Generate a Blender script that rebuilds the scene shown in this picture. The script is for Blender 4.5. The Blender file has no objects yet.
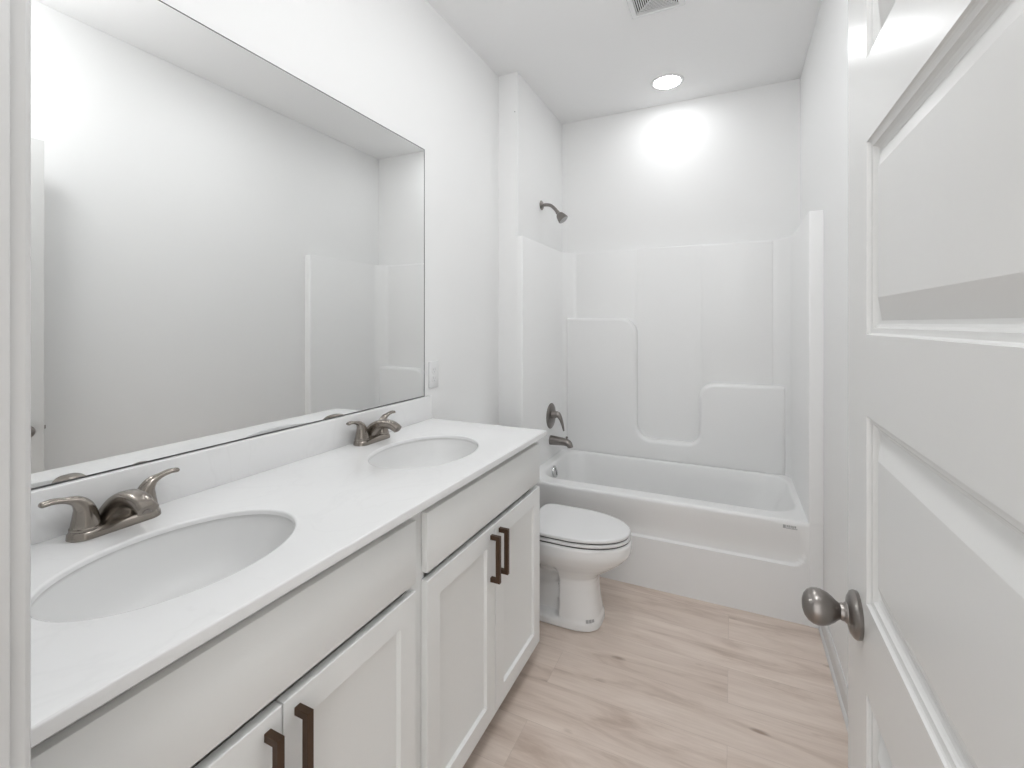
import bpy, bmesh, math, random
from mathutils import Vector, Matrix
random.seed(4)
S = bpy.context.scene
COL = S.collection

# ------------------------------------------------------------------ camera, world, exposure
cd = bpy.data.cameras.new('camera')
cam = bpy.data.objects.new('camera', cd)
COL.objects.link(cam)
F_PX = 465.0
cd.sensor_width = 36.0
cd.lens = 36.0 * F_PX / 1024.0
cd.shift_y = -61.0 / 1024.0
cd.clip_start = 0.02
cam.location = (0, 0, 1.34)
cam.rotation_euler = (math.radians(90), 0, math.atan(220 / 465.0))
S.camera = cam

w = bpy.data.worlds.new('world')
S.world = w
w.use_nodes = True
w.node_tree.nodes['Background'].inputs[0].default_value = (1, 1, 1, 1)
w.node_tree.nodes['Background'].inputs[1].default_value = 1.8  # added fill light, let in through the hall's open far end

S.view_settings.view_transform = 'Standard'
S.view_settings.look = 'None'
S.view_settings.gamma = 1.0
S.view_settings.use_curve_mapping = False
S.view_settings.exposure = 0.08

TUB_LIGHT = 42.0       # emission of the tub downlight lens
GLOBE_FILL = 35.0  # emission of the added globe, out of view
MID_FILL = 86.0    # emission of the added fill downlight, out of view

# ------------------------------------------------------------------ materials
def mat(name, col, rough=0.5, metal=0.0, bump=None, var=0.02, vscale=6.0, coat=0.0, spec=0.5):
    m = bpy.data.materials.new(name)
    m.use_nodes = True
    nt = m.node_tree
    b = nt.nodes['Principled BSDF']
    b.inputs['Roughness'].default_value = rough
    b.inputs['Metallic'].default_value = metal
    b.inputs['Coat Weight'].default_value = coat
    b.inputs['Coat Roughness'].default_value = 0.08
    b.inputs['Specular IOR Level'].default_value = spec
    tc = nt.nodes.new('ShaderNodeTexCoord')
    n = nt.nodes.new('ShaderNodeTexNoise')
    n.inputs['Scale'].default_value = vscale
    n.inputs['Detail'].default_value = 4
    nt.links.new(tc.outputs['Object'], n.inputs['Vector'])
    mx = nt.nodes.new('ShaderNodeMix')
    mx.data_type = 'RGBA'
    mx.inputs[6].default_value = tuple(max(0, c * (1 - var)) for c in col) + (1,)
    mx.inputs[7].default_value = tuple(min(1, c * (1 + var)) for c in col) + (1,)
    nt.links.new(n.outputs['Fac'], mx.inputs[0])
    nt.links.new(mx.outputs[2], b.inputs['Base Color'])
    if bump:
        sc, st, dist = bump
        n2 = nt.nodes.new('ShaderNodeTexNoise')
        n2.inputs['Scale'].default_value = sc
        n2.inputs['Detail'].default_value = 3
        nt.links.new(tc.outputs['Object'], n2.inputs['Vector'])
        bp = nt.nodes.new('ShaderNodeBump')
        bp.inputs['Strength'].default_value = st
        bp.inputs['Distance'].default_value = dist
        nt.links.new(n2.outputs['Fac'], bp.inputs['Height'])
        nt.links.new(bp.outputs['Normal'], b.inputs['Normal'])
    return m

def emit(name, strength, col=(0.97, 0.985, 1.0)):
    m = bpy.data.materials.new(name)
    m.use_nodes = True
    b = m.node_tree.nodes['Principled BSDF']
    b.inputs['Base Color'].default_value = (0.9, 0.9, 0.9, 1)
    b.inputs['Emission Color'].default_value = col + (1,)
    b.inputs['Emission Strength'].default_value = strength
    return m

def floor_mat():
    m = bpy.data.materials.new('oak_planks')
    m.use_nodes = True
    nt = m.node_tree
    N = nt.nodes.new
    L = nt.links.new
    b = nt.nodes['Principled BSDF']
    b.inputs['Roughness'].default_value = 0.42
    tc = N('ShaderNodeTexCoord')
    mp = N('ShaderNodeMapping')
    mp.inputs['Location'].default_value = (0.014 + 0.61, -1.808 + 0.183 * 20, 0)
    L(tc.outputs['Object'], mp.inputs['Vector'])
    br = N('ShaderNodeTexBrick')
    br.offset = 0.5
    br.inputs['Color1'].default_value = (0.0, 0.0, 0.0, 1)
    br.inputs['Color2'].default_value = (1.0, 1.0, 1.0, 1)
    br.inputs['Mortar'].default_value = (0.5, 0.5, 0.5, 1)
    br.inputs['Scale'].default_value = 1.0
    br.inputs['Mortar Size'].default_value = 0.0007
    br.inputs['Mortar Smooth'].default_value = 0.3
    br.inputs['Bias'].default_value = 0.0
    br.inputs['Brick Width'].default_value = 1.22
    br.inputs['Row Height'].default_value = 0.183
    L(mp.outputs['Vector'], br.inputs['Vector'])
    # offset the grain from board to board
    off = N('ShaderNodeVectorMath')
    off.operation = 'MULTIPLY_ADD'
    L(br.outputs['Color'], off.inputs[0])
    off.inputs[1].default_value = (3.1, 7.7, 5.3)
    L(tc.outputs['Object'], off.inputs[2])
    st = N('ShaderNodeMapping')
    st.inputs['Scale'].default_value = (0.9, 6.0, 1.0)
    L(off.outputs['Vector'], st.inputs['Vector'])
    g1 = N('ShaderNodeTexNoise')
    g1.inputs['Scale'].default_value = 2.2
    g1.inputs['Detail'].default_value = 9
    g1.inputs['Roughness'].default_value = 0.62
    g1.inputs['Distortion'].default_value = 0.8
    L(st.outputs['Vector'], g1.inputs['Vector'])
    st2 = N('ShaderNodeMapping')
    st2.inputs['Scale'].default_value = (2.0, 60.0, 1.0)
    L(off.outputs['Vector'], st2.inputs['Vector'])
    g2 = N('ShaderNodeTexNoise')
    g2.inputs['Scale'].default_value = 2.0
    g2.inputs['Detail'].default_value = 6
    L(st2.outputs['Vector'], g2.inputs['Vector'])
    r1 = N('ShaderNodeValToRGB')
    r1.color_ramp.elements[0].position = 0.30
    r1.color_ramp.elements[0].color = (0.58, 0.465, 0.39, 1)
    r1.color_ramp.elements[1].position = 0.66
    r1.color_ramp.elements[1].color = (0.84, 0.73, 0.65, 1)
    e = r1.color_ramp.elements.new(0.47)
    e.color = (0.75, 0.635, 0.555, 1)
    L(g1.outputs['Fac'], r1.inputs['Fac'])
    # fine grain
    mg = N('ShaderNodeMix')
    mg.data_type = 'RGBA'
    mg.blend_type = 'MULTIPLY'
    mg.inputs[0].default_value = 0.22
    rg = N('ShaderNodeValToRGB')
    rg.color_ramp.elements[0].position = 0.3
    rg.color_ramp.elements[0].color = (0.72, 0.68, 0.65, 1)
    rg.color_ramp.elements[1].position = 0.6
    rg.color_ramp.elements[1].color = (1, 1, 1, 1)
    L(g2.outputs['Fac'], rg.inputs['Fac'])
    L(r1.outputs['Color'], mg.inputs[6])
    L(rg.outputs['Color'], mg.inputs[7])
    # knots
    kn = N('ShaderNodeMapping')
    kn.inputs['Scale'].default_value = (1.6, 4.2, 1.0)
    L(off.outputs['Vector'], kn.inputs['Vector'])
    vo = N('ShaderNodeTexVoronoi')
    vo.inputs['Scale'].default_value = 2.0
    L(kn.outputs['Vector'], vo.inputs['Vector'])
    nz = N('ShaderNodeMath')
    nz.operation = 'MULTIPLY_ADD'
    L(g1.outputs['Fac'], nz.inputs[0])
    nz.inputs[1].default_value = 0.22
    L(vo.outputs['Distance'], nz.inputs[2])
    rk = N('ShaderNodeValToRGB')
    rk.color_ramp.elements[0].position = 0.13
    rk.color_ramp.elements[0].color = (0.62, 0.57, 0.53, 1)
    rk.color_ramp.elements[1].position = 0.21
    rk.color_ramp.elements[1].color = (1, 1, 1, 1)
    L(nz.outputs[0], rk.inputs['Fac'])
    mk = N('ShaderNodeMix')
    mk.data_type = 'RGBA'
    mk.blend_type = 'MULTIPLY'
    mk.inputs[0].default_value = 1.0
    L(mg.outputs[2], mk.inputs[6])
    L(rk.outputs['Color'], mk.inputs[7])
    # board tone
    rb = N('ShaderNodeValToRGB')
    rb.color_ramp.elements[0].color = (0.95, 0.945, 0.94, 1)
    rb.color_ramp.elements[1].color = (1.0, 1.0, 1.0, 1)
    L(br.outputs['Color'], rb.inputs['Fac'])
    mb = N('ShaderNodeMix')
    mb.data_type = 'RGBA'
    mb.blend_type = 'MULTIPLY'
    mb.inputs[0].default_value = 1.0
    L(mk.outputs[2], mb.inputs[6])
    L(rb.outputs['Color'], mb.inputs[7])
    # joints
    mj = N('ShaderNodeMix')
    mj.data_type = 'RGBA'
    fj = N('ShaderNodeMath')
    fj.operation = 'MULTIPLY'
    fj.inputs[1].default_value = 0.3
    L(br.outputs['Fac'], fj.inputs[0])
    L(fj.outputs[0], mj.inputs[0])
    L(mb.outputs[2], mj.inputs[6])
    mj.inputs[7].default_value = (0.24, 0.19, 0.155, 1)
    L(mj.outputs[2], b.inputs['Base Color'])
    bp = N('ShaderNodeBump')
    bp.inputs['Strength'].default_value = 0.12
    bp.inputs['Distance'].default_value = 0.002
    L(g2.outputs['Fac'], bp.inputs['Height'])
    L(bp.outputs['Normal'], b.inputs['Normal'])
    return m

def quartz_mat():
    m = mat('white_quartz', (0.80, 0.80, 0.80), 0.22, coat=0.2)
    nt = m.node_tree
    N = nt.nodes.new
    L = nt.links.new
    b = nt.nodes['Principled BSDF']
    tc = N('ShaderNodeTexCoord')
    n = N('ShaderNodeTexNoise')
    n.inputs['Scale'].default_value = 2.6
    n.inputs['Detail'].default_value = 7
    n.inputs['Distortion'].default_value = 1.6
    L(tc.outputs['Object'], n.inputs['Vector'])
    r = N('ShaderNodeValToRGB')
    els = r.color_ramp.elements
    els[0].position = 0.485
    els[0].color = (0.86, 0.86, 0.86, 1)
    els[1].position = 0.515
    els[1].color = (0.86, 0.86, 0.86, 1)
    e = els.new(0.50)
    e.color = (0.84, 0.84, 0.84, 1)
    L(n.outputs['Fac'], r.inputs['Fac'])
    L(r.outputs['Color'], b.inputs['Base Color'])
    return m

def nickel_mat(name='brushed_nickel', col=(0.31, 0.28, 0.25), rough=0.24):
    m = mat(name, col, rough, 1.0, var=0.06, vscale=30)
    return m

M = dict(
    wall=mat('wall_paint', (0.88, 0.88, 0.875), 0.6, bump=(180, 0.05, 0.001), var=0.006, vscale=2),
    ceil=mat('ceiling_paint', (0.93, 0.93, 0.93), 0.8, bump=(140, 0.06, 0.001), var=0.006, vscale=2),
    trim=mat('trim_paint', (0.68, 0.68, 0.675), 0.32, var=0.006),
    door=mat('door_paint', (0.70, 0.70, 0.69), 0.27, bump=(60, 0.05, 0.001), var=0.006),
    cab=mat('cabinet_paint', (0.885, 0.895, 0.885), 0.38, var=0.008),
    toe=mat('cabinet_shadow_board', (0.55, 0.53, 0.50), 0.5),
    acr=mat('white_fibreglass', (0.88, 0.88, 0.875), 0.36, spec=0.4, var=0.006),
    china=mat('white_china', (0.91, 0.91, 0.905), 0.1, coat=0.5, var=0.005),
    bowl=mat('sink_stone', (0.80, 0.80, 0.795), 0.38, var=0.005),
    plastic=mat('white_plastic', (0.82, 0.82, 0.82), 0.2, var=0.005),
    gap_shade=mat('painted_gap_shade', (0.04, 0.04, 0.04), 0.6),  # near-black standing in for shade in the toilet seat gaps
    nickel=nickel_mat(),
    nickel_d=nickel_mat('satin_nickel', (0.27, 0.25, 0.235), 0.3),
    chrome=mat('chrome', (0.62, 0.62, 0.62), 0.12, 1.0, var=0.02),
    bronze=mat('dark_bronze', (0.085, 0.05, 0.03), 0.38, 0.55, var=0.12, vscale=60),
    slot=mat('dark_slot', (0.02, 0.02, 0.02), 0.7),
    grey=mat('grey_print', (0.44, 0.44, 0.44), 0.5),
    mirror=mat('mirror_silver', (0.90, 0.905, 0.90), 0.0, 1.0, var=0.0),
    edge=mat('mirror_edge', (0.10, 0.10, 0.10), 0.35, 0.5),
    quartz=quartz_mat(),
    floor=floor_mat(),
    tub_lens=emit('tub_lens_glow', TUB_LIGHT),
    mid_fill_lens=emit('mid_fill_glow', MID_FILL),
    globe_fill=emit('globe_fill_glow', GLOBE_FILL),
)

# ------------------------------------------------------------------ helpers
def root_loc(p):
    v = Vector((0, 0, 0))
    while p is not None:
        v += Vector(p.location)
        p = p.parent
    return v

def obj(name, bm, m, parent=None, sharp=35, world=True, recalc=True):
    """link the bmesh as ONE mesh object; coordinates are world unless world=False (then local to the parent)"""
    if recalc:
        bmesh.ops.recalc_face_normals(bm, faces=bm.faces[:])
    if world and parent is not None:
        bmesh.ops.translate(bm, verts=bm.verts[:], vec=-root_loc(parent))
    me = bpy.data.meshes.new(name)
    bm.to_mesh(me)
    bm.free()
    me.materials.append(m)
    for p in me.polygons:
        p.use_smooth = True
    me.set_sharp_from_angle(angle=math.radians(sharp))
    o = bpy.data.objects.new(name, me)
    COL.objects.link(o)
    if parent is not None:
        o.parent = parent
    return o

def rebase(o, loc):
    """put a single-mesh thing's origin at loc"""
    o.data.transform(Matrix.Translation(-Vector(loc)))
    o.location = loc
    return o

def thing(name, label, cat, loc=(0, 0, 0), group=None):
    o = bpy.data.objects.new(name, None)
    o.empty_display_size = 0.05
    COL.objects.link(o)
    o.location = loc
    return tag(o, label, cat, group)

def tag(o, label, cat, group=None):
    o['label'] = label
    o['category'] = cat
    if group:
        o['group'] = group
    return o

def struct(name, bm, m, label, cat, sharp=35):
    o = obj(name, bm, m, None, sharp)
    o['kind'] = 'structure'
    return tag(o, label, cat)

def box(bm, lo, hi, bev=0.0, seg=2):
    r = bmesh.ops.create_cube(bm, size=1.0)
    vs = r['verts']
    c = [(a + b) / 2 for a, b in zip(lo, hi)]
    d = [abs(b - a) for a, b in zip(lo, hi)]
    for v in vs:
        v.co = Vector((c[0] + v.co.x * d[0], c[1] + v.co.y * d[1], c[2] + v.co.z * d[2]))
    if bev:
        es = list({e for v in vs for e in v.link_edges})
        bmesh.ops.bevel(bm, geom=es, offset=bev, segments=seg, affect='EDGES', profile=0.5)
    return bm

def bx(lo, hi, bev=0.0, seg=2):
    return box(bmesh.new(), lo, hi, bev, seg)

def lathe(bm, prof, axis='Z', seg=40, loc=(0, 0, 0), scale=(1, 1, 1), cap=True, mtx=None):
    """prof: list of (r, h) along the axis"""
    rings = []
    for r, h in prof:
        ring = []
        for i in range(seg):
            a = 2 * math.pi * i / seg
            p = Vector((r * math.cos(a) * scale[0], r * math.sin(a) * scale[1], h * scale[2]))
            if axis == 'X':
                p = Vector((p.z, p.x, p.y))
            elif axis == 'Y':
                p = Vector((p.y, p.z, p.x))
            if mtx is not None:
                p = mtx @ p
            ring.append(bm.verts.new(p + Vector(loc)))
        rings.append(ring)
    loft_rings(bm, rings)
    if cap:
        bm.faces.new(rings[0])
        bm.faces.new(rings[-1])
    return bm

def loft_rings(bm, rings, closed=True):
    for a, b in zip(rings, rings[1:]):
        n = len(a)
        for i in range(n if closed else n - 1):
            j = (i + 1) % n
            bm.faces.new((a[i], a[j], b[j], b[i]))

def catmull(pts, n=6):
    pts = [Vector(p) for p in pts]
    out = []
    P = [pts[0] * 2 - pts[1]] + pts + [pts[-1] * 2 - pts[-2]]
    for i in range(1, len(P) - 2):
        p0, p1, p2, p3 = P[i - 1:i + 3]
        for k in range(n):
            t = k / n
            out.append(0.5 * ((2 * p1) + (p2 - p0) * t + (2 * p0 - 5 * p1 + 4 * p2 - p3) * t * t + (3 * p1 - p0 - 3 * p2 + p3) * t ** 3))
    out.append(pts[-1])
    return out

def sweep(bm, pts, radii, side=(0, 1, 0), n=6, seg=20, round_end=True, round_start=False, power=1.0):
    """tube along pts; radii = list of (across, thick) pairs; side = the across direction"""
    ctr = catmull(pts, n)
    R = catmull([Vector((r[0], r[1], 0)) for r in radii], n)
    side = Vector(side)
    rings = []

    def ring(c, t, ra, rb):
        s = (side - t * side.dot(t)).normalized()
        u = t.cross(s).normalized()
        def sp(v):
            return math.copysign(abs(v) ** power, v)
        return [bm.verts.new(c + s * (ra * sp(math.cos(2 * math.pi * i / seg))) + u * (rb * sp(math.sin(2 * math.pi * i / seg)))) for i in range(seg)]
    m = len(ctr)
    tang = []
    for i in range(m):
        tang.append((ctr[min(i + 1, m - 1)] - ctr[max(i - 1, 0)]).normalized())
    if round_start:
        for k in (0.15, 0.6, 0.9):
            q = math.sqrt(1 - (1 - k) ** 2)
            rings.append(ring(ctr[0] - tang[0] * min(R[0].x, R[0].y) * (1 - k), tang[0], R[0].x * q, R[0].y * q))
    for i in range(m):
        rings.append(ring(ctr[i], tang[i], R[i].x, R[i].y))
    if round_end:
        for k in (0.35, 0.7, 0.9, 0.98):
            q = math.sqrt(1 - k * k)
            rings.append(ring(ctr[-1] + tang[-1] * min(R[-1].x, R[-1].y) * k, tang[-1], R[-1].x * q, R[-1].y * q))
    loft_rings(bm, rings)
    bm.faces.new(rings[0])
    bm.faces.new(rings[-1])
    return bm

def prism(bm, pts, plane, a, b, bev=0.0, seg=3, which='both'):
    """extrude a polygon; plane 'XY' (a..b in z), 'XZ' (a..b in y), 'YZ' (a..b in x); bevel the cap edges"""
    def co(p, h):
        if plane == 'XY':
            return (p[0], p[1], h)
        if plane == 'XZ':
            return (p[0], h, p[1])
        return (h, p[0], p[1])
    va = [bm.verts.new(co(p, a)) for p in pts]
    vb = [bm.verts.new(co(p, b)) for p in pts]
    fa = bm.faces.new(va)
    fb = bm.faces.new(vb)
    n = len(pts)
    for i in range(n):
        j = (i + 1) % n
        bm.faces.new((va[i], va[j], vb[j], vb[i]))
    bmesh.ops.recalc_face_normals(bm, faces=bm.faces[:])
    if bev:
        es = []
        if which in ('both', 'a'):
            es += list(fa.edges)
        if which in ('both', 'b'):
            es += list(fb.edges)
        bmesh.ops.bevel(bm, geom=es, offset=bev, segments=seg, affect='EDGES', profile=0.5)
    return bm

def arc(cx, cy, r, a0, a1, n=8):
    return [(cx + r * math.cos(math.radians(a0 + (a1 - a0) * i / n)), cy + r * math.sin(math.radians(a0 + (a1 - a0) * i / n))) for i in range(n + 1)]

def round_rect(x0, x1, y0, y1, r, n=8, ns=6):
    """rounded rectangle, the same number of points whatever r is"""
    out = []
    for cx, cy, a in ((x1 - r, y1 - r, 0), (x0 + r, y1 - r, 90), (x0 + r, y0 + r, 180), (x1 - r, y0 + r, 270)):
        out += arc(cx, cy, r, a, a + 90, n)
    res = []
    for i, p in enumerate(out):
        res.append(p)
        if (i + 1) % (n + 1) == 0:
            q = out[(i + 1) % len(out)]
            for k in range(1, ns):
                res.append((p[0] + (q[0] - p[0]) * k / ns, p[1] + (q[1] - p[1]) * k / ns))
    return res

def copy_tree(o, parent=None):
    c = o.copy()
    COL.objects.link(c)
    c.parent = parent
    for ch in list(o.children):
        copy_tree(ch, c)
    return c

def smooth01(t):
    t = max(0.0, min(1.0, t))
    return t * t * (3 - 2 * t)

# ------------------------------------------------------------------ room dimensions
XL, XR = -1.232, 0.362          # long walls
XA = -1.111                     # left wall of the tub alcove
YF = 0.165                      # bathroom face of the wall with the doorway
YW = 2.42                       # front of the tub and of the narrow return wall
YB = 3.20                       # back wall
ZC = 2.78                       # ceiling
JL, JR, JZ = -0.525, 0.2155, 2.125   # doorway
HX0, HX1, HY = -1.45, 1.1, -1.75

struct('floor', bx((HX0 - 0.1, HY - 0.1, -0.06), (HX1 + 0.1, YB + 0.1, 0)), M['floor'],
       'pale greige wood plank floor running across the room', 'floor')
struct('ceiling', bx((HX0 - 0.1, HY - 0.1, ZC), (HX1 + 0.1, YB + 0.1, ZC + 0.08)), M['ceil'],
       'flat white ceiling over the whole bathroom', 'ceiling')
struct('wall_left', bx((XL - 0.1, YF - 0.1, 0), (XL, YW, ZC)), M['wall'],
       'long white wall behind the mirror and the double vanity', 'wall')
b = bx((XL - 0.1, YW, 0), (XA, YB + 0.1, ZC))
struct('wall_alcove', b, M['wall'], 'white wall stepping in at the tub, carrying the shower head', 'wall')
struct('wall_back', bx((XA, YB, 0), (XR + 0.1, YB + 0.1, ZC)), M['wall'],
       'white wall at the far end above the tub surround', 'wall')
struct('wall_right', bx((XR, YF - 0.1, 0), (XR + 0.1, YB, ZC)), M['wall'],
       'plain white wall on the right behind the open door', 'wall')
b = bx((XL, 0.05, 0), (JL - 0.02, YF, ZC))
box(b, (JR + 0.02, 0.05, 0), (XR, YF, ZC))
box(b, (JL - 0.02, 0.05, JZ + 0.02), (JR + 0.02, YF, ZC))
struct('wall_front', b, M['wall'], 'white wall around the doorway at the near end of the vanity', 'wall')
b = bx((HX0, 0.0501, 0), (XL - 0.1, 0.12, ZC))
box(b, (XR + 0.1, 0.0501, 0), (HX1, 0.12, ZC))
box(b, (HX0 - 0.1, HY, 0), (HX0, 0.12, ZC))
box(b, (HX1, HY, 0), (HX1 + 0.1, 0.12, ZC))
struct('wall_hall', b, M['wall'], 'white hallway walls outside the bathroom doorway', 'wall')

# door jamb + casing on the bathroom side
b = bx((JL - 0.02, 0.045, 0), (JL, YF + 0.001, JZ), 0.002, 2)
box(b, (JR, 0.045, 0), (JR + 0.02, YF + 0.001, JZ), 0.002, 2)
box(b, (JL - 0.02, 0.045, JZ), (JR + 0.02, YF + 0.001, JZ + 0.02), 0.002, 2)
box(b, (JL, 0.06, 0), (JL + 0.011, YF - 0.039, JZ), 0.002, 2)       # door stop
struct('trim_1', b, M['trim'], 'white painted door jamb lining the doorway', 'door frame')

def casing(side, x_in, x_out):
    s = 1 if x_out > x_in else -1
    W = abs(x_out - x_in)
    prof = [(0, 0), (0, 0.011), (0.002, 0.0145), (0.006, 0.0165), (0.012, 0.017), (0.020, 0.0155), (0.026, 0.0165),
            (W * 0.7, 0.0125), (W * 0.8, 0.0115), (W - 0.008, 0.0085), (W, 0.006), (W, 0)]
    bm = bmesh.new()
    prism(bm, [(x_in + s * p[0], YF + p[1]) for p in prof], 'XY', 0.0, JZ + 0.07)
    return bm
b = casing('l', JL - 0.005, JL - 0.068)
struct('trim_2', b, M['trim'], 'white moulded door casing at the left edge beside the vanity', 'door casing', 25)
b = casing('r', JR + 0.005, JR + 0.068)
struct('trim_3', b, M['trim'], 'white moulded door casing on the hinge side behind the open door', 'door casing', 25)

# baseboards
def baseboard(x_face, dirx, y0, y1, top=0.085):
    bm = bmesh.new()
    prof = [(0, 0), (0.012 + 0.008, 0), (0.0195, 0.007), (0.016, 0.013), (0.012, 0.0155), (0.0115, top - 0.02), (0.010, top - 0.012),
            (0.006, top - 0.006), (0.004, top), (0, top)]
    prism(bm, [(x_face + dirx * p[0], p[1]) for p in prof], 'XZ', y0, y1)
    return bm
struct('baseboard_right', baseboard(XR, -1, YF + 0.001, YW - 0.001), M['trim'],
       'white baseboard with rounded shoe along the right wall', 'baseboard', 25)
struct('baseboard_left', baseboard(XL, 1, 1.73, YW - 0.001), M['trim'],
       'white baseboard along the left wall behind the toilet', 'baseboard', 25)

# ------------------------------------------------------------------ door (open against the right wall)
DX, DT = 0.173, 0.035
DY0, DY1, DZ0, DZ1 = 0.192, 0.930, 0.012, 2.108
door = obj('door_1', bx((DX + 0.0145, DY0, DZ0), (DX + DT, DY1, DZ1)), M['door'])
door['kind'] = 'structure'
tag(door, 'open white five panel door with a satin nickel knob', 'door')

def door_face():
    bm = bmesh.new()
    st = 0.116
    ys = [DY0, DY0 + st, DY1 - st, DY1]
    rows = [(0.165, 0.426), (0.553, 0.813), (0.940, 1.2075), (1.3235, 1.5975), (1.716, 1.987)]
    zs = [DZ0] + [z for r in rows for z in r] + [DZ1]
    def q(y0, y1, z0, z1, x=DX):
        bm.faces.new([bm.verts.new(p) for p in ((x, y0, z0), (x, y1, z0), (x, y1, z1), (x, y0, z1))])
    prof = [(0, 0), (0.001, 0.0028), (0.003, 0.0044), (0.007, 0.0052), (0.0095, 0.0054), (0.0105, 0.0078), (0.0125, 0.0102), (0.0155, 0.0120), (0.0185, 0.0128),
            (0.020, 0.0130), (0.049, 0.0022), (0.0505, 0.0018)]
    for i in range(3):
        for k in range(len(zs) - 1):
            y0, y1, z0, z1 = ys[i], ys[i + 1], zs[k], zs[k + 1]
            if i == 1 and k % 2 == 1:
                rings = [[bm.verts.new((DX + d, y, z)) for y, z in ((y0 + s, z0 + s), (y1 - s, z0 + s), (y1 - s, z1 - s), (y0 + s, z1 - s))] for s, d in prof]
                loft_rings(bm, rings)
                bm.faces.new(rings[-1])
            else:
                q(y0, y1, z0, z1)
    # edges back to the core slab
    x1 = DX + 0.0146
    for a, c in (((DY0, DZ0), (DY1, DZ0)), ((DY1, DZ0), (DY1, DZ1)), ((DY1, DZ1), (DY0, DZ1)), ((DY0, DZ1), (DY0, DZ0))):
        bm.faces.new([bm.verts.new(p) for p in ((DX, a[0], a[1]), (DX, c[0], c[1]), (x1, c[0], c[1]), (x1, a[0], a[1]))])
    bmesh.ops.remove_doubles(bm, verts=bm.verts[:], dist=0.00005)
    return bm
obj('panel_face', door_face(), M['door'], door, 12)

# knob: rosette, neck, egg
KY, KZ = 0.858, 0.899
kb = bmesh.new()
lathe(kb, [(0.0, -0.0004), (0.033, 0), (0.0340, 0.005), (0.032, 0.009), (0.026, 0.0125), (0.019, 0.014), (0.0155, 0.015)], 'X', 48, mtx=Matrix.Scale(-1, 4, (1, 0, 0)), loc=(DX, KY, KZ))
kn = obj('door_knob', kb, M['nickel_d'], door)
kb = bmesh.new()
lathe(kb, [(0.0, 0.008), (0.0155, 0.012), (0.0150, 0.016), (0.0125, 0.019), (0.0125, 0.021), (0.0115, 0.024), (0.0140, 0.028), (0.0185, 0.033), (0.0228, 0.0395),
           (0.0255, 0.047), (0.0262, 0.0535), (0.0250, 0.060), (0.0215, 0.066), (0.0155, 0.0705), (0.008, 0.073), (0.0005, 0.0736)], 'X', 48,
      mtx=Matrix.Scale(-1, 4, (1, 0, 0)), loc=(DX, KY, KZ))
obj('knob_grip', kb, M['nickel_d'], kn)
kb = bx((DX + 0.0095, DY1 - 0.0005, KZ - 0.028), (DX + 0.0275, DY1 + 0.0012, KZ + 0.028), 0.0005, 1)
box(kb, (DX + 0.0125, DY1, KZ - 0.008), (DX + 0.0245, DY1 + 0.010, KZ + 0.008), 0.002, 2)
obj('latch', kb, M['nickel_d'], door)
for hz in (0.25, 1.05, 1.87):
    hb = bmesh.new()
    lathe(hb, [(0.006, -0.045), (0.006, 0.045)], 'Z', 16, loc=(DX + DT - 0.003, DY0 - 0.0065, hz))
    obj('hinge', hb, M['nickel_d'], door)

# ------------------------------------------------------------------ vanity cabinet
CF = -0.71        # face frame plane
CY0, CY1, CZ0, CZ1 = 0.175, 1.718, 0.068, 0.893
van = thing('vanity_cabinet', 'long pale grey double vanity cabinet under the white countertop', 'cabinet', (-0.96, 0.9465, 0))
b = bx((XL + 0.003, CY0, CZ0), (CF - 0.05, CY1, 0.74))
box(b, (XL + 0.003, CY0, 0.70), (XL + 0.03, CY1, 0.8925))
box(b, (XL + 0.003, CY0, CZ0), (CF - 0.0187, CY0 + 0.018, 0.8925))
box(b, (XL + 0.003, CY1 - 0.018, CZ0), (CF - 0.0187, CY1, 0.8925))
obj('cabinet_body', b, M['cab'], van)
b = bmesh.new()
for y0, y1 in ((CY0, CY0 + 0.045), (0.905, 0.975), (CY1 - 0.045, CY1)):
    box(b, (CF - 0.0185, y0, CZ0), (CF, y1, CZ1), 0.001, 1)
for z0, z1 in ((CZ0, CZ0 + 0.04), (0.856, CZ1)):
    box(b, (CF - 0.0185, CY0 + 0.044, z0), (CF - 0.0004, CY1 - 0.044, z1), 0.001, 1)
obj('face_frame', b, M['cab'], van)
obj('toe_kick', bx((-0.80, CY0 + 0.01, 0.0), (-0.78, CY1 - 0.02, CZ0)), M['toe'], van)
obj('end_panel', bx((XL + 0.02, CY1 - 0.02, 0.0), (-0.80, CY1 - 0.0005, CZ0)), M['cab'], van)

def drawer_front(y0, y1, z0, z1):
    bm = bmesh.new()
    box(bm, (CF + 0.001, y0, z0), (CF + 0.020, y1, z1), 0.0022, 2)
    return bm

def shaker(y0, y1, z0, z1):
    bm = bmesh.new()
    x1, r = CF + 0.020, 0.058
    rings = []
    for ins, x in ((0.0, CF + 0.001), (0.0, x1 - 0.002), (0.0006, x1 - 0.0006), (0.002, x1), (r - 0.001, x1), (r, x1 - 0.001), (r + 0.0035, x1 - 0.0095), (r + 0.0045, x1 - 0.0098)):
        rings.append([bm.verts.new((x, y, z)) for y, z in ((y0 + ins, z0 + ins), (y1 - ins, z0 + ins), (y1 - ins, z1 - ins), (y0 + ins, z1 - ins))])
    loft_rings(bm, rings)
    bm.faces.new(rings[0])
    bm.faces.new(rings[-1])
    return bm

def pull(y, z0, z1):
    """square bar pull standing off the door"""
    bm = bmesh.new()
    x0, x1, t = CF + 0.020, CF + 0.053, 0.0068
    prism(bm, [(x0, z0), (x1, z0), (x1, z1), (x0, z1), (x0, z1 - 2 * t), (x1 - 2 * t, z1 - 2 * t), (x1 - 2 * t, z0 + 2 * t), (x0, z0 + 2 * t)], 'XZ', y - t, y + t, 0.0009, 1)
    return bm

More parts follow.
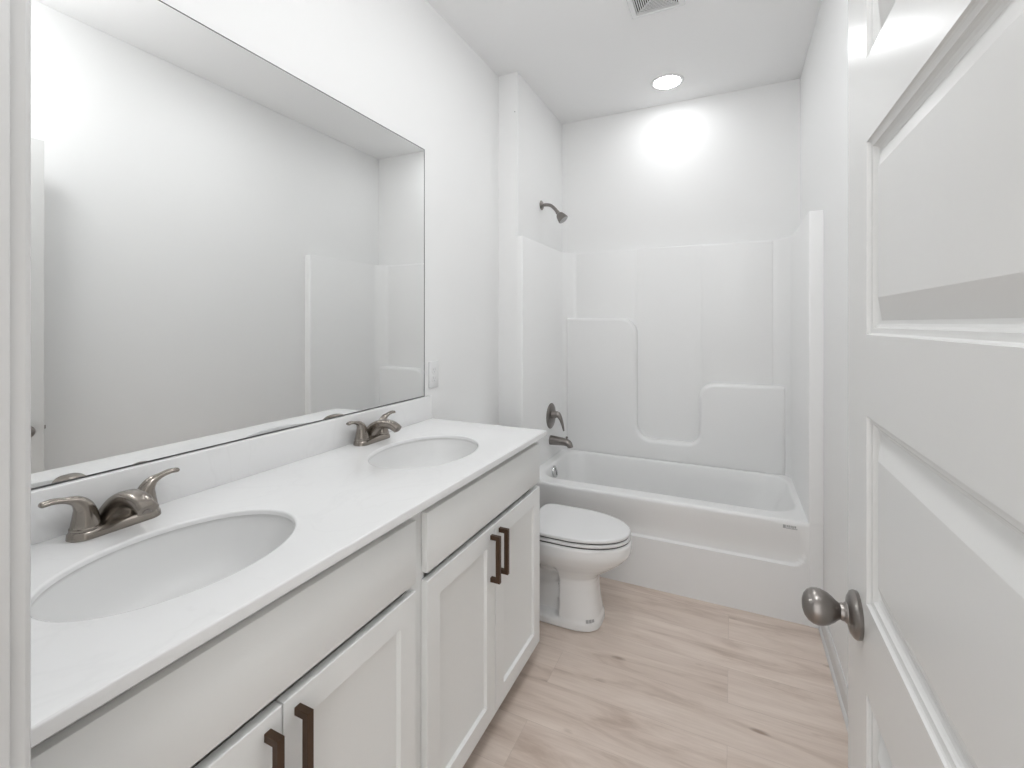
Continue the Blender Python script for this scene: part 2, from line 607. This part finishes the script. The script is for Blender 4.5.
for y0, y1 in ((0.180, 0.917), (0.962, 1.7165)):
    obj('drawer_front', drawer_front(y0, y1, 0.712, 0.864), M['cab'], van)
for y0, y1, py in ((0.180, 0.5465, 0.519), (0.5495, 0.917, 0.577), (0.962, 1.3345, 1.3035), (1.3375, 1.7165, 1.3625)):
    d = obj('door', shaker(y0, y1, 0.078, 0.692), M['cab'], van, 20)
    h_ = obj('handle', pull(py, 0.522, 0.669), M['bronze'], d)
    h_['label'] = 'dark bronze square bar pull'

# ------------------------------------------------------------------ countertop with two integral bowls
TZ, TT = 0.915, 0.022
TX0, TX1, TY0, TY1 = XL + 0.001, -0.664, 0.1665, 1.7255
SINKS = ((-0.918, 0.520, 0.150, 0.207), (-0.927, 1.287, 0.158, 0.213))
top = thing('countertop', 'white stone vanity countertop with two oval sinks and low backsplash', 'countertop', (-0.95, 0.946, 0.893))
def slab():
    bm = bmesh.new()
    e = 0.004
    X0, X1, Y0, Y1, YM = TX0 + e, TX1 - e, TY0 + e, TY1 - e, 0.905
    for (cx, cy, a, b_), y0, y1 in ((SINKS[0], Y0, YM), (SINKS[1], YM, Y1)):
        angs = [2 * math.pi * i / 72 for i in range(72)]
        for px, py in ((X0, y0), (X1, y0), (X1, y1), (X0, y1)):
            angs.append(math.atan2(py - cy, px - cx) % (2 * math.pi))
        angs = sorted(set(round(t, 6) for t in angs))
        outer, rings = [], []
        for t in angs:
            c, s = math.cos(t), math.sin(t)
            k = min(((X1 - cx) / c if c > 1e-9 else 9), ((X0 - cx) / c if c < -1e-9 else 9), ((y1 - cy) / s if s > 1e-9 else 9), ((y0 - cy) / s if s < -1e-9 else 9))
            outer.append(bm.verts.new((cx + c * k, cy + s * k, TZ)))
        rings.append(outer)
        for g, z in ((0.006, 0), (0.003, -0.0006), (0.001, -0.002), (0, -0.0045), (0, -0.009), (-0.0005, -0.0105)):
            ring = []
            for t in angs:
                c, s = math.cos(t), math.sin(t)
                # keep the direction of the ray, land on the ellipse
                k = 1 / math.sqrt((c / (a + g)) ** 2 + (s / (b_ + g)) ** 2)
                ring.append(bm.verts.new((cx + c * k, cy + s * k, TZ + z)))
            rings.append(ring)
        loft_rings(bm, rings)
    def per(i, z):
        return [bm.verts.new(p) for p in ((TX0 + i, TY0 + i, z), (TX1 - i, TY0 + i, z), (TX1 - i, TY1 - i, z), (TX0 + i, TY1 - i, z))]
    rr = [per(e * (1 - math.sin(q)), TZ - e * (1 - math.cos(q))) for q in (0, 0.4, 0.8, 1.2, math.pi / 2)]
    rr += [per(0, TZ - TT + 0.002), per(0.002, TZ - TT)]
    loft_rings(bm, rr)
    # underside rim only, open over the cabinet box
    inner = per(0.06, TZ - TT)
    loft_rings(bm, [rr[-1], inner])
    return bm
obj('slab', slab(), M['quartz'], top, 40)
b = bx((TX0, TY0, TZ - 0.0005), (TX0 + 0.021, TY1 - 0.002, 1.016), 0.0025, 3)
obj('backsplash', b, M['quartz'], top)
for cx, cy, a, b_ in SINKS:
    bm = bmesh.new()
    prof = [(1.0, -0.0095), (1.012, -0.0115), (1.01, -0.020), (0.985, -0.036), (0.945, -0.060), (0.885, -0.085), (0.79, -0.108), (0.66, -0.125), (0.50, -0.136), (0.32, -0.142), (0.16, -0.145)]
    rings = [[bm.verts.new((cx + a * k * math.cos(t * math.pi / 36), cy + b_ * k * math.sin(t * math.pi / 36), TZ + z)) for t in range(72)] for k, z in prof]
    loft_rings(bm, rings)
    bm.faces.new(rings[-1])
    bowl = obj('sink_bowl', bm, M['bowl'], top, 60)
    bm = bmesh.new()
    lathe(bm, [(0.0, -0.1435), (0.022, -0.1435), (0.0215, -0.1415), (0.018, -0.141), (0.0165, -0.1425), (0.0165, -0.140), (0.015, -0.1375), (0.006, -0.136), (0.0005, -0.136)], 'Z', 32, loc=(cx, cy, TZ), cap=False)
    obj('drain', bm, M['nickel'], bowl)

# ------------------------------------------------------------------ faucets
def make_faucet(label, loc):
    t = thing('faucet', label, 'faucet', loc, 'centreset faucets on the vanity')
    # base plate (stadium), local coordinates: x towards the sink, y along the wall
    bm = bmesh.new()
    rings = []
    for ins, z in ((0.0015, 0.0), (0, 0.001), (0.001, 0.010), (0.004, 0.0145), (0.0065, 0.0175), (0.010, 0.0185)):
        r = 0.029 - ins
        pts = arc(0, 0.052, r, 0, 180, 16) + arc(0, -0.052, r, 180, 360, 16)
        rings.append([bm.verts.new((x, y, z)) for x, y in pts])
    loft_rings(bm, rings)
    bm.faces.new(rings[0])
    bm.faces.new(rings[-1])
    obj('base_plate', bm, M['nickel'], t, world=False)
    bm = bmesh.new()
    sweep(bm, [(-0.012, 0, 0.006), (-0.004, 0, 0.027), (0.016, 0, 0.050), (0.044, 0, 0.0655), (0.074, 0, 0.0680), (0.098, 0, 0.0625), (0.115, 0, 0.0530)],
          [(0.033, 0.024), (0.028, 0.024), (0.0225, 0.021), (0.0195, 0.0165), (0.0185, 0.0140), (0.0178, 0.0128), (0.0170, 0.0120)], (0, 1, 0), 6, 28, False, power=0.62)
    sp = obj('spout', bm, M['nickel'], t, world=False)
    bm = bmesh.new()
    sweep(bm, [(0.1080, 0, 0.0520), (0.1095, 0, 0.0465)], [(0.009, 0.009), (0.0085, 0.0085)], (0, 1, 0), 2, 16, False)
    obj('aerator', bm, M['nickel_d'], sp, world=False)
    for s in (-1, 1):
        bm = bmesh.new()
        lathe(bm, [(0.0255, 0.0165), (0.0255, 0.0205), (0.0235, 0.022), (0.0235, 0.0245)], 'Z', 32, loc=(0, s * 0.0515, 0))
        cl = obj('handle', bm, M['nickel'], t, world=False)
        bm = bmesh.new()
        sweep(bm, [(0, s * 0.0515, 0.0245), (0, s * 0.0520, 0.042), (0, s * 0.0555, 0.060), (0, s * 0.0660, 0.0745), (0, s * 0.0830, 0.0815), (0, s * 0.101, 0.0855), (0, s * 0.116, 0.0845)],
              [(0.0235, 0.0235), (0.0205, 0.0205), (0.0165, 0.0160), (0.0125, 0.0105), (0.0098, 0.0062), (0.0100, 0.0056), (0.0095, 0.0054)], (1, 0, 0), 6, 24, True)
        obj('lever', bm, M['nickel'], cl, world=False)
    return t
f1 = make_faucet('brushed nickel two-handle faucet at the near sink beside the doorway casing', (-1.165, 0.526, TZ))
f2 = copy_tree(f1)
f2.location = (-1.172, 1.300, TZ)
f2['label'] = 'brushed nickel two-handle faucet at the far sink nearest the outlet'

# ------------------------------------------------------------------ mirror
mir = obj('mirror', bx((XL + 0.0005, 0.235, 1.0195), (XL + 0.0062, 1.686, 2.103)), M['mirror'])
tag(mir, 'large frameless wall mirror above the vanity backsplash', 'mirror')
b = bmesh.new()
e = 0.0028
for lo, hi in (((0.2352, 1.0165), (1.6858, 1.0198)), ((0.2352, 2.1028), (1.6858, 2.1052)), ((1.6858, 1.0165), (1.689, 2.1052)), ((0.232, 1.0165), (0.2352, 2.1052))):
    box(b, (XL + 0.0004, lo[0], lo[1]), (XL + 0.0068, hi[0], hi[1]))
obj('edge', b, M['edge'], mir)

# ------------------------------------------------------------------ outlet beside the mirror
ot = thing('wall_outlet', 'white duplex wall outlet right of the mirror above the backsplash', 'outlet', (XL, 1.762, 1.106))
b = bx((XL + 0.0002, 1.7255, 1.047), (XL + 0.006, 1.7985, 1.165), 0.0022, 2)
obj('cover_plate', b, M['plastic'], ot)
for dz in (-0.0195, 0.0195):
    bm = bmesh.new()
    prism(bm, round_rect(1.762 - 0.017, 1.762 + 0.017, 1.106 + dz - 0.0145, 1.106 + dz + 0.0145, 0.010, 4, 1), 'YZ', XL + 0.005, XL + 0.0078, 0.0006, 1)
    so = obj('socket', bm, M['plastic'], ot)
    bm = bx((XL + 0.0072, 1.762 - 0.0075, 1.106 + dz - 0.001), (XL + 0.0081, 1.762 - 0.0055, 1.106 + dz + 0.008))
    box(bm, (XL + 0.0072, 1.762 + 0.0055, 1.106 + dz - 0.001), (XL + 0.0081, 1.762 + 0.0072, 1.106 + dz + 0.007))
    lathe(bm, [(0.0026, 0.0072), (0.0026, 0.0081)], 'X', 12, loc=(XL, 1.762, 1.106 + dz - 0.0075))
    obj('slot', bm, M['grey'], so)
bm = bmesh.new()
lathe(bm, [(0.0032, 0.0055), (0.0032, 0.007), (0.002, 0.0075)], 'X', 12, loc=(XL, 1.762, 1.106))
obj('screw', bm, M['plastic'], ot)

# ------------------------------------------------------------------ tub and surround (one moulded unit)
RZ = 0.455
tub = thing('bathtub', 'white one-piece fibreglass bathtub with tall moulded shower surround', 'bathtub', (-0.37, 2.80, 0))
IX0, IX1, IYB = -1.075, 0.306, 3.163    # inner faces of the surround
def basin():
    bm = bmesh.new()
    rings = []
    def ring(x0, x1, y0, y1, r, z, dz=None):
        pts = round_rect(x0, x1, y0, y1, r, 10, 8)
        rings.append([bm.verts.new((x, y, z if dz is None else z + dz(x, y))) for x, y in pts])
    ring(XA + 0.001, XR - 0.002, YW + 0.012, YB - 0.002, 0.002, RZ)
    ring(-1.030, 0.290, YW + 0.078, 3.112, 0.135, RZ + 0.0005)
    ring(-1.024, 0.284, YW + 0.084, 3.106, 0.135, RZ - 0.001)
    ring(-1.019, 0.279, YW + 0.089, 3.101, 0.135, RZ - 0.0045)
    ring(-1.016, 0.275, YW + 0.092, 3.098, 0.135, RZ - 0.012)
    ring(-1.008, 0.245, YW + 0.105, 3.088, 0.145, RZ - 0.09)
    ring(-0.998, 0.175, YW + 0.120, 3.078, 0.160, RZ - 0.20)
    ring(-0.985, 0.130, YW + 0.138, 3.060, 0.160, RZ - 0.285)
    ring(-0.960, 0.085, YW + 0.165, 3.035, 0.155, RZ - 0.325)
    ring(-0.910, 0.020, YW + 0.215, 2.985, 0.130, RZ - 0.340)
    ring(-0.800, -0.100, YW + 0.300, 2.900, 0.080, RZ - 0.344)
    loft_rings(bm, rings)
    bm.faces.new(rings[-1])
    return bm
obj('basin', basin(), M['acr'], tub, 60)

def apron():
    """moulded front: rolled rim, hollowed upper field ending on a curved ledge"""
    bm = bmesh.new()
    x0, x1 = XA + 0.001, 0.3085
    xs = [x0 + (x1 - x0) * i / 150 for i in range(151)]
    zs = [0.0] + [0.18 * i / 6 for i in range(1, 7)] + [0.18 + 0.10 * i / 40 for i in range(1, 41)] + [0.28 + 0.155 * i / 26 for i in range(1, 27)]
    def depth(x, z):
        # ledge line with a rounded lower corner at the right
        xr, zl, r = 0.292, 0.250, 0.055
        dx, dz = xr - x, z - zl
        if dx < r and dz < r:
            d = r - math.hypot(r - dx, r - dz)
        else:
            d = min(dx, dz)
        edge = smooth01(d / 0.007)
        full = 0.015 * smooth01((RZ - 0.018 - z) / 0.15)
        return edge * full
    grid = [[bm.verts.new((x, YW + depth(x, z), z)) for x in xs] for z in zs]
    loft_rings(bm, grid, closed=False)
    last = grid[-1]
    r = RZ - zs[-1]
    prev = last
    for k in range(1, 9):
        q = math.pi / 2 * k / 8
        row = [bm.verts.new((x, YW + 0.016 * (1 - math.cos(q)), zs[-1] + r * math.sin(q))) for x in xs]
        loft_rings(bm, [prev, row], closed=False)
        prev = row
    # close the bottom and back so that the apron has body
    lowb = [bm.verts.new((x, YW + 0.03, 0.0)) for x in xs]
    topb = [bm.verts.new((x, YW + 0.03, RZ - 0.0006)) for x in xs]
    loft_rings(bm, [lowb, grid[0]], closed=False)
    loft_rings(bm, [prev, topb], closed=False)
    loft_rings(bm, [topb, lowb], closed=False)
    return bm
obj('apron', apron(), M['acr'], tub, 50)

def surround():
    bm = bmesh.new()
    yf, r = YW - 0.004, 0.009
    p = [(XA + 0.0004, YB - 0.0008), (XA + 0.0004, yf)]
    p += arc(IX0 - r, yf + r, r, 270, 360, 6)
    cl = 0.085
    p += [(IX0, IYB - cl)]
    p += [(IX0 + 0.004, IYB - cl + 0.012), (IX0 + cl * 0.62, IYB - 0.016), (IX0 + cl * 0.80, IYB - 0.005), (IX0 + cl, IYB)]
    p += [(IX1 - cl, IYB), (IX1 - cl * 0.80, IYB - 0.005), (IX1 - cl * 0.62, IYB - 0.016), (IX1 - 0.004, IYB - cl + 0.012)]
    p += [(IX1, IYB - cl)]
    p += arc(IX1 + r, yf + r, r, 180, 270, 6)
    xr = XR - 0.0004
    p += [(xr, yf), (xr, YB - 0.0008)]
    prism(bm, p, 'XY', RZ - 0.001, 1.8345, 0.005, 3, 'b')
    return bm
obj('surround_wall', surround(), M['acr'], tub, 40)
b = bx((0.3075, YW - 0.004, 0.0), (XR - 0.0004, YW + 0.06, RZ + 0.002), 0.0015, 1)
obj('front_flange', b, M['acr'], tub)
b = bx((XA + 0.0004, YW - 0.004, 0.0), (IX0 + 0.001, YW + 0.06, RZ + 0.002), 0.0015, 1)
obj('front_flange', b, M['acr'], tub)

def shelf_block():
    """the thicker lower part of the back wall whose stepped top makes two shelves and a low ledge"""
    bm = bmesh.new()
    xl, xr = IX0 + 0.022, IX1 - 0.022
    a, b_ = -0.568, -0.188      # sides of the open bay
    R = 0.095
    p = [(xl, RZ - 0.01), (xr, RZ - 0.01), (xr, 0.968)]
    p += arc(b_ + R, 0.968 - R, R, 90, 180, 12)
    r2 = 0.070
    p += arc(b_ - r2, 0.582 + r2, r2, 0, -90, 10)
    r3 = 0.095
    p += arc(a + r3, 0.582 + r3, r3, 270, 180, 10)
    p += arc(a - R - 0.01, 1.375 - R - 0.01, R + 0.01, 0, 90, 12)
    p += [(xl, 1.375)]
    prism(bm, p, 'XZ', IYB + 0.006, IYB - 0.055, 0.024, 6, 'b')
    return bm
obj('shelf_ledge', shelf_block(), M['acr'], tub, 50)
for x0, x1 in ((-0.99, -0.578), (-0.172, 0.218)):
    obj('back_panel', bx((x0, IYB - 0.004, RZ), (x1, IYB + 0.01, 1.827), 0.0035, 3), M['acr'], tub)
# overflow plate on the drain end
bm = bmesh.new()
lathe(bm, [(0.0, -0.010), (0.034, -0.008), (0.036, 0.001), (0.034, 0.005), (0.027, 0.008), (0.0005, 0.009)], 'X', 36, loc=(-1.004, 2.752, 0.408), mtx=Matrix.Rotation(math.radians(-14), 4, 'Y'))
ov = obj('overflow_plate', bm, M['chrome'], tub)
ov['label'] = 'round chrome overflow plate'
bm = bx((0.0078, -0.004, -0.022), (0.0096, 0.004, 0.022), 0.0008, 1)
bmesh.ops.transform(bm, matrix=Matrix.Translation((-1.004, 2.752, 0.408)) @ Matrix.Rotation(math.radians(-14), 4, 'Y'), verts=bm.verts[:])
obj('overflow_slot', bm, M['slot'], ov)
# small grey maker's mark at the right end of the apron
bm = bmesh.new()
for i, (dx, dz, wd, hd) in enumerate(((0, 0.004, 0.011, 0.015), (0.014, 0.006, 0.005, 0.010), (0.021, 0.006, 0.006, 0.010), (0.029, 0.006, 0.005, 0.010), (0.036, 0.005, 0.006, 0.011), (0.044, 0.006, 0.007, 0.010), (0.012, -0.003, 0.044, 0.003))):
    box(bm, (0.208 + dx, YW - 0.0004, 0.420 + dz - hd / 2), (0.208 + dx + wd, YW + 0.004, 0.420 + dz + hd / 2))
obj('maker_mark', bm, M['grey'], tub)

# ------------------------------------------------------------------ tub fittings
# valve
vx, vy, vz = IX0, 2.865, 0.732
t = thing('shower_valve', 'round nickel shower valve with curved lever above the tub spout', 'faucet', (vx, vy, vz))
bm = bmesh.new()
lathe(bm, [(0.0, 0.0), (0.082, 0.0005), (0.083, 0.004), (0.078, 0.008), (0.060, 0.012), (0.040, 0.014), (0.0005, 0.0145)], 'X', 48, loc=(vx, vy, vz))
obj('escutcheon', bm, M['nickel_d'], t)
bm = bmesh.new()
lathe(bm, [(0.027, 0.012), (0.026, 0.022), (0.024, 0.032)], 'X', 32, loc=(vx, vy, vz + 0.010))
st = obj('stem', bm, M['nickel_d'], t)
bm = bmesh.new()
sweep(bm, [(vx + 0.030, vy, vz + 0.010), (vx + 0.050, vy, vz + 0.010), (vx + 0.066, vy, vz - 0.008), (vx + 0.080, vy, vz - 0.045), (vx + 0.090, vy, vz - 0.088)],
      [(0.023, 0.023), (0.021, 0.020), (0.017, 0.013), (0.012, 0.009), (0.008, 0.005)], (0, 1, 0), 6, 20, True)
obj('lever', bm, M['nickel_d'], st)
# spout
sx, sy, sz = IX0, 2.862, 0.574
t = thing('tub_spout', 'nickel tub spout with diverter knob over the tub rim', 'faucet', (sx, sy, sz))
bm = bmesh.new()
sweep(bm, [(sx, sy, sz), (sx + 0.05, sy, sz - 0.001), (sx + 0.095, sy, sz - 0.003), (sx + 0.122, sy, sz - 0.010), (sx + 0.134, sy, sz - 0.026), (sx + 0.136, sy, sz - 0.034)],
      [(0.031, 0.031), (0.0295, 0.028), (0.027, 0.024), (0.025, 0.022), (0.022, 0.018), (0.020, 0.017)], (0, 1, 0), 6, 24, False)
so = obj('spout_body', bm, M['nickel_d'], t)
bm = bmesh.new()
lathe(bm, [(0.004, 0), (0.004, 0.012), (0.0075, 0.015), (0.0075, 0.019), (0.005, 0.021)], 'Z', 16, loc=(sx + 0.112, sy, sz + 0.012))
obj('diverter_knob', bm, M['nickel_d'], t)
# shower head
hx, hy, hz = XA, 2.79, 2.098
t = thing('showerhead', 'small nickel shower head on a bent arm high on the alcove wall', 'shower head', (hx, hy, hz))
bm = bmesh.new()
lathe(bm, [(0.0, 0.0003), (0.031, 0.0005), (0.031, 0.003), (0.024, 0.009), (0.012, 0.014), (0.010, 0.016)], 'X', 36, loc=(hx, hy, hz))
obj('flange', bm, M['nickel_d'], t)
bm = bmesh.new()
sweep(bm, [(hx + 0.004, hy, hz), (hx + 0.035, hy, hz), (hx + 0.065, hy, hz - 0.008), (hx + 0.092, hy, hz - 0.032), (hx + 0.108, hy, hz - 0.053)],
      [(0.0105, 0.0105)] * 5, (0, 1, 0), 6, 18, False)
obj('arm', bm, M['nickel_d'], t)
d = Vector((0.62, 0, -0.785)).normalized()
rot = Vector((0, 0, 1)).rotation_difference(d).to_matrix().to_4x4()
bm = bmesh.new()
lathe(bm, [(0.011, -0.004), (0.0135, 0.002), (0.0135, 0.008), (0.011, 0.012), (0.016, 0.016), (0.024, 0.026), (0.0285, 0.040), (0.032, 0.056), (0.0335, 0.062), (0.0335, 0.067), (0.031, 0.070)],
      'Z', 32, loc=(hx + 0.108, hy, hz - 0.053), mtx=rot)
hd = obj('spray_head', bm, M['nickel_d'], t)
bm = bmesh.new()
lathe(bm, [(0.0, 0.0685), (0.030, 0.0695), (0.026, 0.0725), (0.0005, 0.0735)], 'Z', 32, loc=(hx + 0.108, hy, hz - 0.053), mtx=rot, cap=False)
obj('spray_face', bm, M['grey'], hd)

# nail head on the return wall
bm = bmesh.new()
lathe(bm, [(0.0, 0.0), (0.0035, 0.0), (0.003, 0.0012), (0.0005, 0.0015)], 'Y', 12, loc=(-1.127, YW, 2.553), mtx=Matrix.Scale(-1, 4, (0, 1, 0)))
tag(obj('nail_head', bm, M['grey']), 'tiny dark nail head high on the narrow return wall by the tub', 'nail')

# ------------------------------------------------------------------ toilet
TYC = 2.056
toi = thing('toilet', 'white elongated toilet with closed lid between vanity and tub', 'toilet', (-0.78, TYC, 0))
def egg(xf, xb, wd, n=64, back=2.6, front=2.05, waist=0.52):
    """closed outline: rounded nose at xf, squarer tail at xb, half width wd"""
    out = []
    xm = xb + (xf - xb) * waist
    for i in range(n):
        t = 2 * math.pi * i / n
        c, s = math.cos(t), math.sin(t)
        ex = front if c >= 0 else back
        L = (xf - xm) if c >= 0 else (xm - xb)
        out.append((xm + L * math.copysign(abs(c) ** (2 / ex), c), wd * math.copysign(abs(s) ** (2 / ex), s)))
    return out
def bowl_body():
    bm = bmesh.new()
    lv = [(0.000, -0.528, -0.990, 0.112, 3.2), (0.004, -0.522, -0.993, 0.117, 3.2), (0.030, -0.524, -0.992, 0.116, 3.2), (0.045, -0.530, -0.985, 0.111, 3.2),
          (0.060, -0.532, -0.985, 0.109, 3.2), (0.100, -0.538, -0.98, 0.107, 3.0), (0.150, -0.544, -0.98, 0.105, 2.9), (0.190, -0.546, -0.98, 0.105, 2.8), (0.212, -0.541, -0.98, 0.108, 2.6),
          (0.232, -0.520, -0.98, 0.117, 2.4), (0.252, -0.490, -0.98, 0.127, 2.3), (0.275, -0.456, -0.98, 0.142, 2.2), (0.298, -0.427, -0.985, 0.155, 2.15), (0.318, -0.408, -0.99, 0.164, 2.1), (0.333, -0.400, -0.995, 0.169, 2.1),
          (0.350, -0.397, -1.0, 0.171, 2.1), (0.372, -0.397, -1.0, 0.171, 2.1), (0.380, -0.399, -1.0, 0.1695, 2.1), (0.3845, -0.405, -0.995, 0.165, 2.1)]
    fine = []
    for p, q in zip(lv, lv[1:]):
        m = max(1, int(round((q[0] - p[0]) / 0.007)))
        fine += [[u + (v - u) * k / m for u, v in zip(p, q)] for k in range(m)]
    fine.append(list(lv[-1]))
    rings = []
    for z, xf, xb, wd, fr in fine:
        ring = []
        ws = 0.62 - 0.12 * smooth01((z - 0.16) / 0.10)
        for x, y in egg(xf, xb, wd, 360, 3.4, fr, ws):
            # side hollow behind the front column, above the foot
            k = smooth01((-0.690 - x) / 0.020) * smooth01((z - 0.034) / 0.012) * smooth01((0.290 - z) / 0.09)
            y = math.copysign(abs(y) - k * 0.042 * min(1.0, abs(y) / 0.06), y)
            ring.append(bm.verts.new((x, TYC + y, z)))
        rings.append(ring)
    loft_rings(bm, rings)
    bm.faces.new(rings[0])
    bm.faces.new(rings[-1])
    return bm
from mathutils.bvhtree import BVHTree
tb = bowl_body()
bmesh.ops.recalc_face_normals(tb, faces=tb.faces[:])
tree = BVHTree.FromBMesh(tb)
bowl_o = obj('bowl', tb, M['china'], toi, 60)
mk = bmesh.new()
for ang0, ang1, z0, z1 in ((-64, -57.5, 0.037, 0.050), (-56.5, -50, 0.037, 0.050), (-49, -43, 0.038, 0.049)):
    def pt(a, z, off):
        d = Vector((math.cos(math.radians(a)), math.sin(math.radians(a)), 0))
        o_ = Vector((-0.62, TYC, z)) + d * 0.4
        h, n, i_, dist = tree.ray_cast(o_, -d)
        return h + n * off
    sub = [[pt(ang0 + (ang1 - ang0) * i / 4, z, 0.0004) for i in range(5)] for z in (z0, (z0 + z1) / 2, z1)]
    vv = [[mk.verts.new(p) for p in r] for r in sub]
    loft_rings(mk, vv, closed=False)
fm = obj('foot_mark', mk, M['grey'], bowl_o)
fm['label'] = 'small faded grey mark low on the foot'
def ring_plate(xf, xb, wd, z0, z1, dome=0.0, back=8.0):
    bm = bmesh.new()
    rings = []
    for ins, z in ((0.006, z0), (0.001, z0 + 0.002), (0, z0 + 0.005), (0, z1 - 0.006), (0.0015, z1 - 0.003), (0.005, z1 - 0.001), (0.012, z1), (0.06, z1 + dome * 0.6), (0.12, z1 + dome)):
        rings.append([bm.verts.new((x, TYC + y, z)) for x, y in egg(xf - ins, xb + ins, wd - ins, 96, back, 2.08, 0.42)])
    loft_rings(bm, rings)
    bm.faces.new(rings[0])
    bm.faces.new(rings[-1])
    return bm
obj('seat_gap_shade', ring_plate(-0.406, -0.845, 0.164, 0.3835, 0.3915), M['gap_shade'], toi, 50)  # dark plate standing in for the shade between bowl and seat
obj('seat', ring_plate(-0.401, -0.855, 0.169, 0.3895, 0.4050), M['plastic'], toi, 50)
obj('lid_gap_shade', ring_plate(-0.407, -0.845, 0.163, 0.4040, 0.4120), M['gap_shade'], toi, 50)  # dark plate standing in for the shade between seat and lid
obj('lid', ring_plate(-0.402, -0.858, 0.169, 0.4095, 0.4265, 0.003), M['plastic'], toi, 50)
for s in (-1, 1):
    obj('hinge_cap', bx((-0.905, TYC + s * 0.075 - 0.02, 0.384), (-0.855, TYC + s * 0.075 + 0.02, 0.412), 0.006, 3), M['plastic'], toi)
bm = bmesh.new()
rings = []
for z, i in ((0.384, 0.03), (0.40, 0.02), (0.60, 0.006), (0.735, 0.0)):
    rings.append([bm.verts.new((x, y, z)) for x, y in round_rect(-1.205 + i * 0.5, -0.985 - i, TYC - 0.215 + i, TYC + 0.215 - i, 0.05, 6, 4)])
loft_rings(bm, rings)
bm.faces.new(rings[0])
bm.faces.new(rings[-1])
tk = obj('tank', bm, M['china'], toi, 50)
bm = bmesh.new()
prism(bm, round_rect(-1.212, -0.975, TYC - 0.225, TYC + 0.225, 0.05, 6, 4), 'XY', 0.734, 0.768, 0.008, 3)
obj('tank_lid', bm, M['china'], tk, 50)
bm = bmesh.new()
sweep(bm, [(-0.984, TYC - 0.16, 0.69), (-0.965, TYC - 0.16, 0.69), (-0.957, TYC - 0.14, 0.688), (-0.957, TYC - 0.09, 0.682)], [(0.009, 0.009), (0.008, 0.008), (0.007, 0.008), (0.005, 0.007)], (0, 0, 1), 5, 14)
obj('flush_lever', bm, M['chrome'], tk)
# ------------------------------------------------------------------ ceiling fittings
def downlight(label, x, y, lens, r=0.078, drop=0.0):
    t = thing('downlight' if not drop else 'added_globe_light', label, 'ceiling light', (x, y, ZC))
    if not drop:
        bm = bmesh.new()
        lathe(bm, [(r - 0.004, -0.002), (r, -0.006), (r + 0.010, -0.0065), (r + 0.016, -0.003), (r + 0.017, -0.0002), (r - 0.004, -0.0002)], 'Z', 64, loc=(x, y, ZC), cap=False)
        obj('trim_ring', bm, M['plastic'], t)
    bm = bmesh.new()
    if drop:
        pr = [(max(0.0005, r * math.sin(q * math.pi / 24)), -drop - r * math.cos(q * math.pi / 24)) for q in range(25)]
        lathe(bm, pr, 'Z', 48, loc=(x, y, ZC))
        sm = bmesh.new()
        lathe(sm, [(r * 0.75, -0.0004), (r * 0.75, -0.008), (r * 0.68, -0.012), (0.016, -0.014), (0.016, -drop + r - 0.004)], 'Z', 40, loc=(x, y, ZC))
        obj('canopy', sm, M['nickel'], t)
    else:
        lathe(bm, [(0.0005, -0.0125), (r * 0.4, -0.0118), (r * 0.75, -0.0088), (r - 0.006, -0.0055), (r - 0.001, -0.0012)], 'Z', 64, loc=(x, y, ZC))
    obj('globe' if drop else 'lens', bm, lens, t, 60)
    return t
downlight('bright round downlight in the ceiling above the tub', -0.350, 2.905, M['tub_lens'])
downlight('added unseen white glass globe light on a stem near the doorway', -0.15, 0.62, M['globe_fill'], 0.09, 0.36)  # unseen lamp placed from floor shadows; globe form added to brighten the ceiling

downlight('added unseen round fill downlight in the ceiling between the vanity and the toilet', -0.37, 1.72, M['mid_fill_lens'])  # added out of view to even out the room's brightness

VX, VY, VH = -0.308, 2.110, 0.118
vt = thing('exhaust_fan', 'square white exhaust fan grille in the ceiling before the tub', 'vent', (VX, VY, ZC))
bm = bmesh.new()
rings = []
for i, z in ((0, -0.0002), (0.001, -0.006), (0.004, -0.010), (0.025, -0.013), (0.0265, -0.0115), (0.0265, -0.001)):
    s_ = VH - i
    rings.append([bm.verts.new((VX + a * s_, VY + c * s_, ZC + z)) for a, c in ((-1, -1), (1, -1), (1, 1), (-1, 1))])
loft_rings(bm, rings)
obj('grille_frame', bm, M['plastic'], vt, 20)
obj('duct_back', bx((VX - 0.1, VY - 0.1, ZC - 0.0012), (VX + 0.1, VY + 0.1, ZC - 0.0004)), M['slot'], vt)
s_ = VH - 0.030
while s_ > 0.012:
    bm = bmesh.new()
    rings = []
    for i, z in ((0, -0.0105), (0, -0.0125), (0.0042, -0.0125), (0.0042, -0.0105)):
        q = s_ - i
        rings.append([bm.verts.new((VX + a * q, VY + c * q, ZC + z)) for a, c in ((-1, -1), (1, -1), (1, 1), (-1, 1))])
    rings.append(rings[0])
    loft_rings(bm, rings)
    obj('louver', bm, M['plastic'], vt, 20)
    s_ -= 0.0092
bm = bmesh.new()
for a, c in ((1, 1), (1, -1)):
    L_ = (VH - 0.028) * math.sqrt(2)
    box(bm, (-L_, -0.0015, -0.0103), (L_, 0.0015, -0.004))
    sel = [v for v in bm.verts if v.tag is False]
    bmesh.ops.rotate(bm, verts=sel, cent=(0, 0, 0), matrix=Matrix.Rotation(math.radians(45 * c), 3, 'Z'))
    for v in sel:
        v.tag = True
bmesh.ops.translate(bm, verts=bm.verts[:], vec=(VX, VY, ZC))
obj('louver_rib', bm, M['plastic'], vt, 20)
